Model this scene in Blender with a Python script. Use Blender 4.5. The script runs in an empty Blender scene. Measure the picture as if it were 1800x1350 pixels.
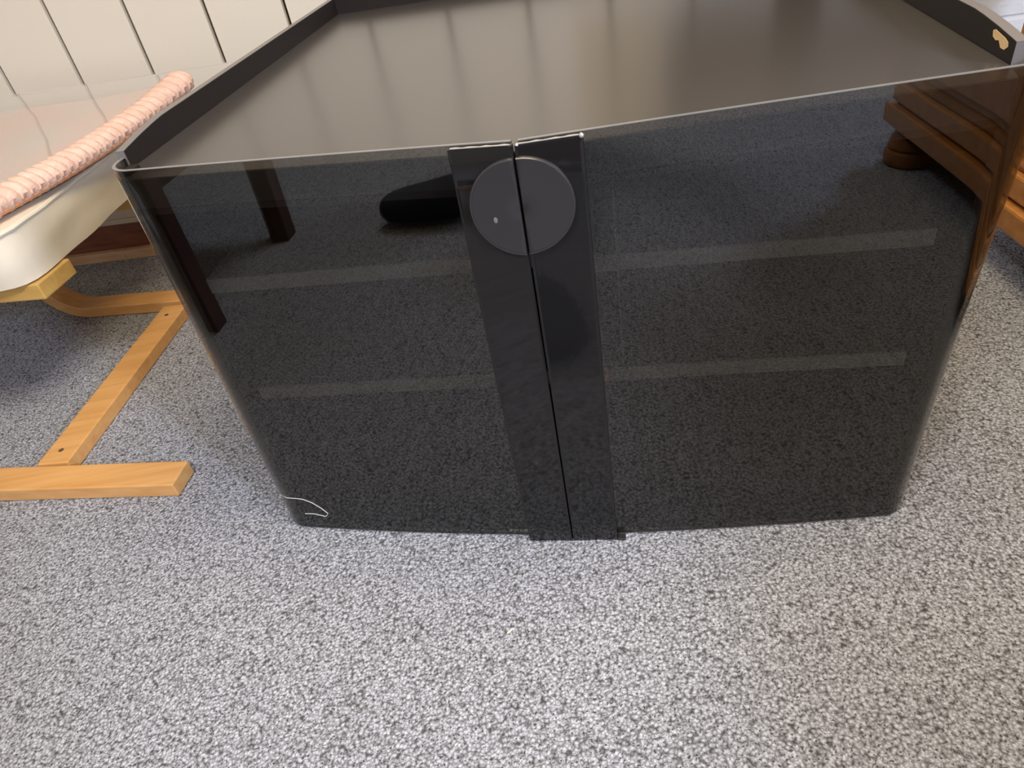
import bpy, bmesh, math, random
from mathutils import Vector, Matrix, noise
random.seed(7)
PI = math.pi
sc = bpy.context.scene
C = sc.collection

# ------------------------------------------------------------------ camera
cam_d = bpy.data.cameras.new('camera'); cam = bpy.data.objects.new('camera', cam_d); C.objects.link(cam)
cam_d.sensor_fit = 'HORIZONTAL'; cam_d.sensor_width = 36.0; cam_d.lens = 1222.93 / 1800 * 36
cam_d.clip_start = 0.02; cam_d.clip_end = 30

_d = Vector((1192.334 - 900, 2224.789 - 675, 1222.935)).normalized()      # downwards, seen in the lens frame
_up = -_d
_fh = Vector((0, 0, 1)) - _up * _up.z; _fh.normalize()
_X = _fh.cross(_up)
Rm = Matrix((_X, _fh, _up))                                              # lens frame (x right, y down, z ahead) -> world
cx_, cy_, cz_ = Rm.col[0], -Rm.col[1], -Rm.col[2]
M4 = Matrix(((cx_[0], cy_[0], cz_[0], 0), (cx_[1], cy_[1], cz_[1], 0), (cx_[2], cy_[2], cz_[2], 0.85), (0, 0, 0, 1)))
cam.matrix_world = M4
sc.camera = cam

# ------------------------------------------------------------------ light
sc.view_settings.view_transform = 'Standard'; sc.view_settings.look = 'None'
sc.view_settings.gamma = 1; sc.view_settings.use_curve_mapping = False
sc.view_settings.exposure = 0.0
w = bpy.data.worlds.new('world'); sc.world = w; w.use_nodes = True
w.node_tree.nodes['Background'].inputs[0].default_value = (0.8, 0.86, 1, 1)
w.node_tree.nodes['Background'].inputs[1].default_value = 0.25

def area(name, loc, target, sx, sy, power, col):
    l = bpy.data.lights.new(name, 'AREA'); l.shape = 'RECTANGLE'; l.size = sx; l.size_y = sy
    l.energy = power; l.color = col
    o = bpy.data.objects.new(name, l); C.objects.link(o); o.location = loc
    o.rotation_euler = (Vector(target) - Vector(loc)).to_track_quat('-Z', 'Y').to_euler()
    return o
area('window_daylight', (2.40, -2.38, 2.08), (-0.3, 0.9, 0.2), 0.42, 0.42, 170, (0.62, 0.73, 1.0))
area('added_ceiling_light', (0.45, 0.55, 2.27), (0.45, 0.55, 0), 0.9, 0.9, 37, (1.0, 0.85, 0.60))  # warm light of an added, unseen ceiling lamp
area('rear_fill_light', (-0.75, -0.60, 2.27), (-0.75, -0.60, 0), 0.6, 0.6, 58, (0.92, 0.93, 1.0))  # unseen fill, added to brighten the floor mirrored in the left door

# ------------------------------------------------------------------ materials
def mat(name, col, rough=0.5, metal=0.0, spec=0.5, bump=None, var=None, coat=0, ior=1.5, emit=None):
    """bump = (scale, strength, distance, stretch xyz); var = (scale, second colour, stretch xyz, lo, hi)"""
    m = bpy.data.materials.new(name); m.use_nodes = True
    nt = m.node_tree; b = nt.nodes['Principled BSDF']
    b.inputs['Base Color'].default_value = (*col, 1); b.inputs['Roughness'].default_value = rough
    b.inputs['Metallic'].default_value = metal; b.inputs['IOR'].default_value = ior
    b.inputs['Specular IOR Level'].default_value = spec; b.inputs['Coat Weight'].default_value = coat
    tc = nt.nodes.new('ShaderNodeTexCoord')
    def noise_node(scale, st):
        mp = nt.nodes.new('ShaderNodeMapping'); mp.inputs['Scale'].default_value = st
        nt.links.new(tc.outputs['Object'], mp.inputs[0])
        n = nt.nodes.new('ShaderNodeTexNoise'); n.inputs['Scale'].default_value = scale
        n.inputs['Detail'].default_value = 5
        nt.links.new(mp.outputs[0], n.inputs[0]); return n
    if var:
        n = noise_node(var[0], var[2])
        r = nt.nodes.new('ShaderNodeMapRange'); r.inputs[1].default_value = var[3]; r.inputs[2].default_value = var[4]
        nt.links.new(n.outputs[0], r.inputs[0])
        mx = nt.nodes.new('ShaderNodeMix'); mx.data_type = 'RGBA'
        mx.inputs[6].default_value = (*col, 1); mx.inputs[7].default_value = (*var[1], 1)
        nt.links.new(r.outputs[0], mx.inputs[0]); nt.links.new(mx.outputs[2], b.inputs['Base Color'])
    if bump:
        n = noise_node(bump[0], bump[3])
        bp = nt.nodes.new('ShaderNodeBump'); bp.inputs['Strength'].default_value = bump[1]
        bp.inputs['Distance'].default_value = bump[2]
        nt.links.new(n.outputs[0], bp.inputs['Height']); nt.links.new(bp.outputs[0], b.inputs['Normal'])
    return m

def carpet_mat():
    m = bpy.data.materials.new('loop_carpet'); m.use_nodes = True
    nt = m.node_tree; N = nt.nodes; L = nt.links; b = N['Principled BSDF']
    b.inputs['Roughness'].default_value = 0.95; b.inputs['Specular IOR Level'].default_value = 0.1
    tc = N.new('ShaderNodeTexCoord')
    wn = N.new('ShaderNodeTexNoise'); wn.inputs['Scale'].default_value = 90; L.new(tc.outputs['Object'], wn.inputs[0])
    wm = N.new('ShaderNodeVectorMath'); wm.operation = 'MULTIPLY_ADD'
    wm.inputs[1].default_value = (0.006, 0.006, 0.0)
    L.new(wn.outputs['Color'], wm.inputs[0]); L.new(tc.outputs['Object'], wm.inputs[2])
    v = N.new('ShaderNodeTexVoronoi'); v.inputs['Scale'].default_value = 235; v.feature = 'F1'
    L.new(wm.outputs[0], v.inputs['Vector'])
    v2 = N.new('ShaderNodeTexNoise'); v2.inputs['Scale'].default_value = 230; v2.inputs['Detail'].default_value = 2
    L.new(tc.outputs['Object'], v2.inputs[0])
    # loop crown -> gap
    r = N.new('ShaderNodeMapRange'); r.inputs[1].default_value = 0.30; r.inputs[2].default_value = 0.95
    L.new(v.outputs['Distance'], r.inputs[0])
    # some loops lie low and dark
    r2 = N.new('ShaderNodeMapRange'); r2.inputs[1].default_value = 0.515; r2.inputs[2].default_value = 0.68
    L.new(v2.outputs[0], r2.inputs[0])
    mx = N.new('ShaderNodeMath'); mx.operation = 'MAXIMUM'; L.new(r.outputs[0], mx.inputs[0]); L.new(r2.outputs[0], mx.inputs[1])
    cr = N.new('ShaderNodeMix'); cr.data_type = 'RGBA'
    cr.inputs[6].default_value = (0.50, 0.50, 0.52, 1); cr.inputs[7].default_value = (0.075, 0.07, 0.065, 1)
    L.new(mx.outputs[0], cr.inputs[0])
    hs = N.new('ShaderNodeMix'); hs.data_type = 'RGBA'; hs.blend_type = 'MULTIPLY'
    L.new(cr.outputs[2], hs.inputs[6])
    sp = N.new('ShaderNodeSeparateColor'); L.new(v.outputs['Color'], sp.inputs[0])
    rr = N.new('ShaderNodeMapRange'); rr.inputs[3].default_value = 0.80; rr.inputs[4].default_value = 1.1
    L.new(sp.outputs[0], rr.inputs[0]); L.new(rr.outputs[0], hs.inputs[7]); hs.inputs[0].default_value = 1
    L.new(hs.outputs[2], b.inputs['Base Color'])
    inv = N.new('ShaderNodeMath'); inv.operation = 'SUBTRACT'; inv.inputs[0].default_value = 1; L.new(mx.outputs[0], inv.inputs[1])
    bp = N.new('ShaderNodeBump'); bp.inputs['Strength'].default_value = 0.7; bp.inputs['Distance'].default_value = 0.003
    L.new(inv.outputs[0], bp.inputs['Height']); L.new(bp.outputs[0], b.inputs['Normal'])
    return m

def glass_mat(name, tint, f0, rough=0.0, extra_haze=0.0):
    """sheet glass: tinted straight-through light plus a Schlick mirror term, alike from both sides"""
    m = bpy.data.materials.new(name); m.use_nodes = True
    nt = m.node_tree; N = nt.nodes; L = nt.links
    N.remove(N['Principled BSDF']); out = N['Material Output']
    g = N.new('ShaderNodeNewGeometry')
    dt = N.new('ShaderNodeVectorMath'); dt.operation = 'DOT_PRODUCT'
    L.new(g.outputs['Normal'], dt.inputs[0]); L.new(g.outputs['Incoming'], dt.inputs[1])
    ab = N.new('ShaderNodeMath'); ab.operation = 'ABSOLUTE'; L.new(dt.outputs['Value'], ab.inputs[0])
    om = N.new('ShaderNodeMath'); om.operation = 'SUBTRACT'; om.inputs[0].default_value = 1; L.new(ab.outputs[0], om.inputs[1])
    pw = N.new('ShaderNodeMath'); pw.operation = 'POWER'; pw.inputs[1].default_value = 5; L.new(om.outputs[0], pw.inputs[0])
    ma = N.new('ShaderNodeMath'); ma.operation = 'MULTIPLY_ADD'; ma.inputs[1].default_value = 1 - f0; ma.inputs[2].default_value = f0
    L.new(pw.outputs[0], ma.inputs[0])
    t = N.new('ShaderNodeBsdfTransparent'); t.inputs[0].default_value = (*tint, 1)
    gl = N.new('ShaderNodeBsdfGlossy'); gl.inputs['Roughness'].default_value = rough; gl.inputs[0].default_value = (1, 1, 1, 1)
    mx = N.new('ShaderNodeMixShader'); L.new(ma.outputs[0], mx.inputs[0]); L.new(t.outputs[0], mx.inputs[1]); L.new(gl.outputs[0], mx.inputs[2])
    last = mx
    if extra_haze:
        d = N.new('ShaderNodeBsdfDiffuse'); d.inputs[0].default_value = (0.8, 0.8, 0.8, 1)
        m2 = N.new('ShaderNodeMixShader'); m2.inputs[0].default_value = extra_haze
        L.new(mx.outputs[0], m2.inputs[1]); L.new(d.outputs[0], m2.inputs[2]); last = m2
    L.new(last.outputs[0], out.inputs[0])
    return m

K = dict(
 carpet=carpet_mat(),
 white_wall=mat('white_painted_board', (0.68, 0.60, 0.47), 0.45, bump=(60, 0.08, 0.002, (1, 1, 0.1))),
 white_brick=mat('white_painted_brick', (0.66, 0.64, 0.61), 0.6, bump=(90, 0.5, 0.003, (1, 1, 1))),
 gap=mat('dark_joint', (0.028, 0.018, 0.008), 0.9),
 plaster=mat('cream_plaster', (0.62, 0.56, 0.48), 0.8, bump=(40, 0.1, 0.002, (1, 1, 1))),
 brown_base=mat('reddish_brown_board', (0.27, 0.095, 0.045), 0.35, var=(9, (0.16, 0.052, 0.024), (1, 1, 8), 0.4, 0.65)),
 oak=mat('light_oak', (0.78, 0.50, 0.30), 0.45, var=(12, (0.66, 0.40, 0.21), (1, 8, 8), 0.4, 0.65)),
 oak_pale=mat('pale_oak', (0.88, 0.70, 0.46), 0.45, var=(12, (0.80, 0.60, 0.36), (1, 8, 8), 0.4, 0.65)),
 cab_top=mat('dark_brown_satin_top', (0.050, 0.043, 0.038), 0.23, ior=1.75, bump=(30, 0.02, 0.0006, (1, 6, 1))),
 cab=mat('black_brown_laminate', (0.017, 0.013, 0.011), 0.5, spec=0.2),
 cab_edge=mat('pale_grey_edge', (0.16, 0.14, 0.125), 0.35),
 inner=mat('black_brown_inner_board', (0.016, 0.014, 0.012), 0.5),
 shelf=mat('black_shelf_board', (0.018, 0.016, 0.014), 0.5),
 shelf_band=mat('grey_shelf_edge_band', (0.21, 0.205, 0.185), 0.4),
 front_band=mat('grey_brown_front_band', (0.065, 0.062, 0.056), 0.45),
 wallcab=mat('dark_olive_brown_wood', (0.085, 0.062, 0.036), 0.5),
 glass=glass_mat('smoked_glass', (0.54, 0.53, 0.50), 0.069),
 glass_edge=mat('ground_glass_edge', (0.17, 0.165, 0.15), 0.2, spec=0.6),
 stile=mat('gloss_black_plastic', (0.010, 0.009, 0.0085), 0.05, ior=1.42, bump=(40, 0.06, 0.0012, (1, 1, 1))),
 handle=mat('matt_black_handle', (0.024, 0.022, 0.021), 0.40),
 handle_rim=mat('polished_handle_rim', (0.035, 0.033, 0.031), 0.28),
 chip=mat('bare_chipboard', (0.74, 0.50, 0.24), 0.8, bump=(300, 0.5, 0.001, (1, 1, 1))),
 chip_dark=mat('bare_brown_chipboard', (0.45, 0.24, 0.09), 0.8),
 silver=mat('bare_metal_edge', (0.75, 0.74, 0.72), 0.22, metal=0.9),
 beech=mat('lacquered_beech', (0.70, 0.37, 0.125), 0.35, var=(7, (0.60, 0.29, 0.085), (0.6, 9, 9), 0.35, 0.7), coat=0.15),
 beech_y=mat('yellow_beech_side', (0.56, 0.34, 0.09), 0.4, var=(7, (0.47, 0.27, 0.07), (0.6, 9, 9), 0.35, 0.7)),
 hole=mat('screw_hole', (0.10, 0.055, 0.02), 0.8),
 cushion=mat('cream_canvas', (0.74, 0.645, 0.49), 0.85, bump=(14, 0.35, 0.006, (1, 1, 1))),
 pink=mat('pink_mat_cloth', (0.80, 0.58, 0.46), 0.8, bump=(22, 0.3, 0.004, (1, 1, 1)), var=(6, (0.74, 0.62, 0.52), (1, 1, 1), 0.4, 0.6)),
 pink_roll=mat('pink_plush_braid', (0.74, 0.46, 0.33), 0.9, bump=(160, 0.6, 0.003, (1, 1, 1)), var=(60, (0.82, 0.54, 0.40), (1, 1, 1), 0.42, 0.6)),
 pink_seam=mat('orange_seam', (0.62, 0.27, 0.13), 0.9),
 film=glass_mat('clear_plastic_film', (0.97, 0.96, 0.95), 0.04, 0.06, 0.06),
 chestw=mat('orange_brown_wood', (0.50, 0.21, 0.045), 0.32, var=(5, (0.36, 0.13, 0.025), (7, 1, 7), 0.35, 0.7), coat=0.3),
 chestd=mat('dark_orange_wood', (0.30, 0.115, 0.025), 0.35, var=(5, (0.2, 0.07, 0.015), (7, 1, 7), 0.35, 0.7), coat=0.3),
 brass=mat('brass', (0.7, 0.5, 0.2), 0.3, metal=1),
 darkwood=mat('dark_brown_wood', (0.085, 0.036, 0.024), 0.4, var=(5, (0.05, 0.02, 0.013), (8, 8, 1), 0.35, 0.7)),
 thread=mat('pale_thread', (0.75, 0.72, 0.66), 0.7),
 lint=mat('cream_lint', (0.85, 0.78, 0.55), 0.9),
 navy=mat('navy_knit', (0.010, 0.012, 0.022), 0.95, bump=(250, 0.5, 0.002, (1, 1, 1))),
 denim=mat('dark_trouser_cloth', (0.014, 0.016, 0.024), 0.9, bump=(60, 0.3, 0.003, (1, 1, 1))),
 sweater=mat('grey_sweater_cloth', (0.10, 0.10, 0.11), 0.95, bump=(150, 0.5, 0.003, (1, 1, 1))),
 skin=mat('skin', (0.58, 0.32, 0.22), 0.55),
 hair=mat('brown_hair', (0.07, 0.04, 0.025), 0.6, bump=(60, 0.6, 0.004, (1, 1, 0.2))),
 eye=mat('eye_white', (0.85, 0.84, 0.8), 0.2), iris=mat('brown_iris', (0.06, 0.03, 0.015), 0.2), lips=mat('lips', (0.5, 0.2, 0.16), 0.5),
 phone=mat('black_phone', (0.01, 0.01, 0.01), 0.15),
 shade=mat('white_lamp_shade', (0.85, 0.82, 0.75), 0.6),
)

# ------------------------------------------------------------------ helpers
def link(name, me, m, parent=None):
    o = bpy.data.objects.new(name, me); C.objects.link(o)
    if m is not None: me.materials.append(K[m] if isinstance(m, str) else m)
    if parent: o.parent = parent
    return o
def obj(name, bm, m, parent=None, smooth=False):
    bmesh.ops.recalc_face_normals(bm, faces=bm.faces[:])
    me = bpy.data.meshes.new(name); bm.to_mesh(me); bm.free()
    if smooth:
        for p in me.polygons: p.use_smooth = True
    if smooth: me.set_sharp_from_angle(angle=math.radians(42))
    return link(name, me, m, parent)
def tag(o, label=None, cat=None, group=None, kind=None):
    if label: o['label'] = label
    if cat: o['category'] = cat
    if group: o['group'] = group
    if kind: o['kind'] = kind
    return o
def thing(name, label, cat, loc=(0, 0, 0), rz=0, group=None):
    o = bpy.data.objects.new(name, None); C.objects.link(o); o.location = loc; o.rotation_euler = (0, 0, rz)
    o.empty_display_size = 0.05
    return tag(o, label, cat, group)
def structure(o): o['kind'] = 'structure'; return o
def box(bm, x0, x1, y0, y1, z0, z1, bev=0.0, seg=2):
    vs = [bm.verts.new((x, y, z)) for x in (x0, x1) for y in (y0, y1) for z in (z0, z1)]
    F = [bm.faces.new([vs[i] for i in f]) for f in ((0, 1, 3, 2), (4, 6, 7, 5), (0, 4, 5, 1), (2, 3, 7, 6), (0, 2, 6, 4), (1, 5, 7, 3))]
    if bev:
        ed = list({e for f in F for e in f.edges})
        bmesh.ops.bevel(bm, geom=ed, offset=bev, segments=seg, profile=0.5, affect='EDGES')
def boxo(name, d, m, parent=None, bev=0.0):
    bm = bmesh.new(); box(bm, *d, bev=bev); return obj(name, bm, m, parent)
def prism(bm, pts, z0, z1):
    """pts: list of (x, y); vertical prism"""
    a = [bm.verts.new((x, y, z0)) for x, y in pts]; b = [bm.verts.new((x, y, z1)) for x, y in pts]
    n = len(pts); bm.faces.new(a); bm.faces.new(b)
    for i in range(n): bm.faces.new((a[i], a[(i + 1) % n], b[(i + 1) % n], b[i]))
def tube(bm, pts, rad, seg=8, cap=True):
    """round tube; rad number or list"""
    pts = [Vector(p) for p in pts]; n = len(pts); R = rad if isinstance(rad, (list, tuple)) else [rad] * n
    ref = Vector((0, 0, 1)) if abs((pts[-1] - pts[0]).normalized().z) < 0.9 else Vector((1, 0, 0))
    rings = []
    for i, p in enumerate(pts):
        t = (pts[min(i + 1, n - 1)] - pts[max(i - 1, 0)]).normalized()
        a = t.cross(ref).normalized(); b = a.cross(t).normalized()
        rings.append([bm.verts.new(p + (a * math.cos(q) + b * math.sin(q)) * R[i]) for q in [2 * PI * k / seg for k in range(seg)]])
    for i in range(n - 1):
        for k in range(seg): bm.faces.new((rings[i][k], rings[i][(k + 1) % seg], rings[i + 1][(k + 1) % seg], rings[i + 1][k]))
    if cap: bm.faces.new(rings[0]); bm.faces.new(rings[-1])
def sweep_rect(bm, pts, wdir, w, t):
    """rectangular section along a path in a plane whose normal is wdir; w across, t thickness in plane"""
    pts = [Vector(p) for p in pts]; wd = Vector(wdir).normalized(); n = len(pts); rings = []
    for i, p in enumerate(pts):
        tg = (pts[min(i + 1, n - 1)] - pts[max(i - 1, 0)]).normalized(); nn = wd.cross(tg).normalized()
        rings.append([bm.verts.new(p + wd * (sx * w / 2) + nn * (sy * t / 2)) for sx, sy in ((-1, -1), (1, -1), (1, 1), (-1, 1))])
    for i in range(n - 1):
        for k in range(4): bm.faces.new((rings[i][k], rings[i][(k + 1) % 4], rings[i + 1][(k + 1) % 4], rings[i + 1][k]))
    bm.faces.new(rings[0]); bm.faces.new(rings[-1])
    bmesh.ops.recalc_face_normals(bm, faces=bm.faces[:])
    ed = [e for e in bm.edges if len(e.link_faces) == 2 and e.calc_face_angle(0) > 1.0]
    bmesh.ops.bevel(bm, geom=ed, offset=0.0025, segments=2, profile=0.5, affect='EDGES')
def lathe(bm, prof, cx=0, cy=0, seg=28):
    rings = [[bm.verts.new((cx + r * math.cos(2 * PI * k / seg), cy + r * math.sin(2 * PI * k / seg), z)) for k in range(seg)] for r, z in prof]
    for a, b in zip(rings, rings[1:]):
        for k in range(seg): bm.faces.new((a[k], a[(k + 1) % seg], b[(k + 1) % seg], b[k]))
    bm.faces.new(rings[0]); bm.faces.new(rings[-1])

# ------------------------------------------------------------------ setting
floor = structure(boxo('floor', (-2.9, 2.9, -3.0, 2.6, -0.05, 0.0), 'carpet'))
ceiling = structure(boxo('ceiling', (-2.9, 2.9, -3.0, 2.6, 2.4, 2.45), 'plaster'))
# back wall: boards on a frame turned a little from the room axis
WA = math.radians(-8); W0 = Vector((-1.165, 2.106, 0))
wall_back = structure(thing('wall_back', None, None, W0, WA))
x_off = {}
# groove positions along the wall measured from W0
G0 = -0.2776 + 0.068
def wbox(name, x0, x1, z0, z1, y0, y1, m, bev=0.0): return boxo(name, (x0, x1, y0, y1, z0, z1), m, wall_back, bev)
wbox('backing_board', -1.75, 4.1, 0.0, 2.4, 0.022, 0.06, 'gap')
wbox('bottom_rail', -1.75, 2.10, 0.125, 0.497, 0.0, 0.021, 'white_wall')
wbox('bottom_lip', -1.75, 2.10, 0.110, 0.1245, -0.008, 0.021, 'white_wall', 0.002)
GR = []
pk = boxo('plank', (0.0052, 0.1948, 0.0, 0.0195, 0.4972, 2.4), 'white_wall', wall_back)
first = True
for k in range(-7, 12):
    x = G0 + 0.2 * k
    if x < -1.75 or x > 1.91: continue
    if first: q = pk; first = False
    else: q = pk.copy(); C.objects.link(q); q.parent = wall_back
    q.location = (x, 0, 0)
wbox('base_board', -1.75, 2.10, 0.030, 0.1095, 0.004, 0.021, 'brown_base', 0.002)
xx = -1.75; i = 0
while xx < 2.1:                                                       # floor strip of short blocks
    L = 0.085 if i % 3 == 1 else 0.26
    wbox('floor_strip_block', xx, xx + L - 0.0006, 0.0, 0.029, -0.018, 0.021, 'oak_pale' if i % 3 == 1 else 'oak', 0.0015)
    xx += L; i += 1
# white painted brickwork to the right
bk = boxo('brick', (0.004, 0.206, -0.004, 0.018, 0.004, 0.061), 'white_brick', wall_back, 0.003)
wbox('mortar_bed', 2.102, 4.1, 0.0, 2.4, 0.0, 0.021, 'white_brick')
fb = True; cnt = 0
for r in range(24):
    for c in range(11):
        x = 2.10 + 0.21 * c - (0.105 if r % 2 else 0)
        if x < 2.09 or x > 3.85 or cnt > 290: continue
        if fb: q = bk; fb = False
        else: q = bk.copy(); C.objects.link(q); q.parent = wall_back
        q.location = (x, -random.random() * 0.0015, 0.065 * r); cnt += 1
wc = thing('added_wall_cabinet', 'unseen brown wooden wall cabinet, added over the white brick to dim the tabletop reflection', 'cabinet', W0 + Vector((math.cos(WA), math.sin(WA), 0)) * 1.72, WA)  # unseen; added to darken what the cabinet top mirrors
boxo('cabinet_body', (0.0, 1.35, -0.32, -0.006, 0.86, 1.75), 'wallcab', wc, 0.003)
for k in range(3):
    q = boxo('cabinet_door', (0.01 + 0.447 * k, 0.44 + 0.447 * k, -0.339, -0.321, 0.87, 1.74), 'wallcab', wc, 0.003)
    boxo('door_handle', (0.40 + 0.447 * k, 0.41 + 0.447 * k, -0.352, -0.340, 0.95, 1.05), 'brass', q, 0.002)
structure(boxo('wall_left', (-2.95, -2.9, -3.0, 2.6, 0, 2.4), 'plaster'))
structure(boxo('wall_front', (-2.9, 2.9, -3.05, -3.0, 0, 2.4), 'plaster'))
wr = structure(thing('wall_right', None, None))
for d in ((2.9, 2.95, -3.0, -2.9, 0, 2.4), (2.9, 2.95, -1.9, 2.6, 0, 2.4), (2.9, 2.95, -2.9, -1.9, 0, 1.35), (2.9, 2.95, -2.9, -1.9, 2.28, 2.4)):
    boxo('wall_panel', d, 'plaster', wr)
win = structure(thing('window_1', None, None, (2.925, -2.40, 1.35)))  # unseen window, added to account for the cool light from the right
for d in ((-0.03, 0.03, -0.5, -0.45, 0, 0.93), (-0.03, 0.03, 0.45, 0.5, 0, 0.93), (-0.03, 0.03, -0.45, 0.45, 0, 0.05), (-0.03, 0.03, -0.45, 0.45, 0.88, 0.93)):
    boxo('window_frame', d, 'white_wall', win, 0.004)
boxo('pane', (-0.003, 0.003, -0.45, 0.45, 0.05, 0.88), 'film', win)

# ------------------------------------------------------------------ television cabinet
S = 0.85; YAW = -0.215218
cab = thing('television_cabinet', 'large black television cabinet with smoked glass double doors and raised rim, standing on grey carpet', 'cabinet',
            (0.0582049 * S, 0.8156503 * S, 0), YAW)
H = 0.6186; TOP = H - 0.0130
def fv(u, z, off=0.0):
    t = z / H; k = 0.01358 + t * 0.10568; q = (0.08273 - t * 0.11652) / S; a = abs(u)
    return 0.0281 + k * (a - 0.4723) + q * (a * a - 0.2231) - off
UO = 0.484
# top board (front edge follows the doors)
N = 24; uu = [-0.470 + 0.94 * i / N for i in range(N + 1)]
bm = bmesh.new(); prism(bm, [(u, fv(u, H) + 0.011) for u in uu] + [(0.478, 0.075), (0.478, 0.925), (-0.478, 0.925), (-0.478, 0.075)], TOP - 0.045, TOP)
tb_ = obj('top_board', bm, 'cab_top', cab)
bm = bmesh.new(); prism(bm, [(u, fv(u, H) + 0.0094) for u in uu] + [(u, fv(u, H) + 0.0108) for u in uu[::-1]], TOP - 0.036, TOP - 0.0006)
obj('front_band', bm, 'front_band', tb_)
def rimprof(bm, x0, x1, mirror=1):
    prof = [(0.078, 0.0), (0.078, TOP + 0.0200), (0.085, TOP + 0.0210), (0.12, TOP + 0.0250), (0.155, TOP + 0.0280), (0.18, TOP + 0.0295), (0.945, TOP + 0.0295), (0.945, 0.0)]
    a = [bm.verts.new((x0, y, z)) for y, z in prof]; b = [bm.verts.new((x1, y, z)) for y, z in prof]; n = len(prof)
    bm.faces.new(a); bm.faces.new(b)
    for i in range(n): bm.faces.new((a[i], a[(i + 1) % n], b[(i + 1) % n], b[i]))
for s in (-1, 1):
    bm = bmesh.new(); rimprof(bm, s * 0.4785, s * 0.4905)
    bmesh.ops.recalc_face_normals(bm, faces=bm.faces[:])
    p = obj('side_panel', bm, 'cab', cab)
    # the paler top edge of the rim
    bm = bmesh.new()
    pr = [(0.0775, TOP + 0.0202), (0.085, TOP + 0.0212), (0.12, TOP + 0.0252), (0.155, TOP + 0.0282), (0.18, TOP + 0.0297), (0.945, TOP + 0.0297)]
    for (y0, z0), (y1, z1) in zip(pr, pr[1:]):
        f = [bm.verts.new(v) for v in ((s * 0.4790, y0, z0), (s * 0.4900, y0, z0), (s * 0.4900, y1, z1), (s * 0.4790, y1, z1))]
        f2 = [bm.verts.new((v.co.x, v.co.y, v.co.z + 0.0006)) for v in f]
        bm.faces.new(f); bm.faces.new(f2)
        for i in range(4): bm.faces.new((f[i], f[(i + 1) % 4], f2[(i + 1) % 4], f2[i]))
    obj('edge_band', bm, 'cab_edge', p)
    boxo('end_band', (min(s * .479, s * .490), max(s * .479, s * .490), 0.0768, 0.0778, 0.02, TOP + 0.0200), 'cab_edge', p)
    # dark post added inside the right rounded glass to block the view through it
    if s > 0:
        bm = bmesh.new(); lo = [(0.455, 0.050), (0.4745, 0.054), (0.4755, 0.074), (0.455, 0.074)]; hi = [(0.470, 0.050), (0.497, 0.054), (0.500, 0.074), (0.470, 0.074)]
        a_ = [bm.verts.new((x, y, 0.032)) for x, y in lo]; b_ = [bm.verts.new((x, y, TOP - 0.004)) for x, y in hi]; bm.faces.new(a_); bm.faces.new(b_)
        for i in range(4): bm.faces.new((a_[i], a_[(i + 1) % 4], b_[(i + 1) % 4], b_[i]))
        obj('added_dark_post', bm, 'inner', cab)
    # little hinge block behind the rounded glass corner
    hb = boxo('hinge_block', (min(s * .464, s * .477), max(s * .464, s * .477), 0.048, 0.074, TOP - 0.03, TOP + (0.006 if s < 0 else -0.002)), 'cab', cab, 0.002)
rim_chip = bmesh.new()
cp = [(0.092, 0.0145), (0.100, 0.0168), (0.112, 0.0182), (0.122, 0.0196), (0.127, 0.0180), (0.125, 0.0125), (0.117, 0.0105), (0.111, 0.0120), (0.104, 0.0065), (0.096, 0.0065), (0.090, 0.0105)]
a = [rim_chip.verts.new((0.4782, y, TOP + z + 0.0025)) for y, z in cp]; b = [rim_chip.verts.new((0.4795, y, TOP + z + 0.0025)) for y, z in cp]
rim_chip.faces.new(a); rim_chip.faces.new(b)
for i in range(len(cp)): rim_chip.faces.new((a[i], a[(i + 1) % len(cp)], b[(i + 1) % len(cp)], b[i]))
tag(obj('chipped_spot', rim_chip, 'chip', cab), 'chip in the black rim showing pale board')
boxo('back_panel', (-0.478, 0.478, 0.925, 0.943, 0.0, TOP + 0.0295), 'cab', cab)
bm = bmesh.new(); prism(bm, [(u, fv(u, 0) + 0.010) for u in uu] + [(0.474, 0.925), (-0.474, 0.925)], 0.0035, 0.030)
obj('bottom_board', bm, 'inner', cab)
boxo('plinth', (-0.47, 0.47, 0.10, 0.118, 0.0, 0.0033), 'inner', cab)
boxo('partition', (0.040, 0.0595, 0.085, 0.925, 0.030, TOP - 0.045), 'inner', cab)
def shelf(u0, u1, z, chip=False):
    s = tag(boxo('shelf', (u0, u1, 0.0625, 0.90, z - 0.021, z), 'shelf', cab, 0.001))
    boxo('front_band', (u0, u1, 0.060, 0.0625, z - 0.021, z - 0.0008), 'shelf_band', s)
    boxo('arris_highlight', (u0, u1, 0.0598, 0.0622, z - 0.0007, z + 0.0003), 'glass_edge', s)  # pale strip: light caught along the shelf arris, put into its colour
    if chip: boxo('chipped_corner', (u0 - 0.001, u0 + 0.010, 0.0594, 0.0600, z - 0.020, z - 0.001), 'chip_dark', s)
for z in (0.457, 0.2745):
    shelf(-0.441, 0.0395, z); 
shelf(0.062, 0.442, 0.444); shelf(0.062, 0.442, 0.2745, True)
rl = boxo('shelf_support', (0.0900, 0.0914, 0.0640, 0.0700, 0.2765, TOP - 0.046), 'shelf_band', cab)
for z in (0.475, 0.424, 0.368, 0.315):
    bm = bmesh.new(); lathe(bm, [(0.0010, -0.0006), (0.0022, 0), (0.0022, 0.001), (0.001, 0.0016)], seg=10)
    bmesh.ops.transform(bm, matrix=Matrix.Translation((0.0907, 0.0636, z)) @ Matrix.Rotation(PI / 2, 4, 'X'), verts=bm.verts[:])
    obj('support_pin', bm, 'silver', rl)
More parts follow.
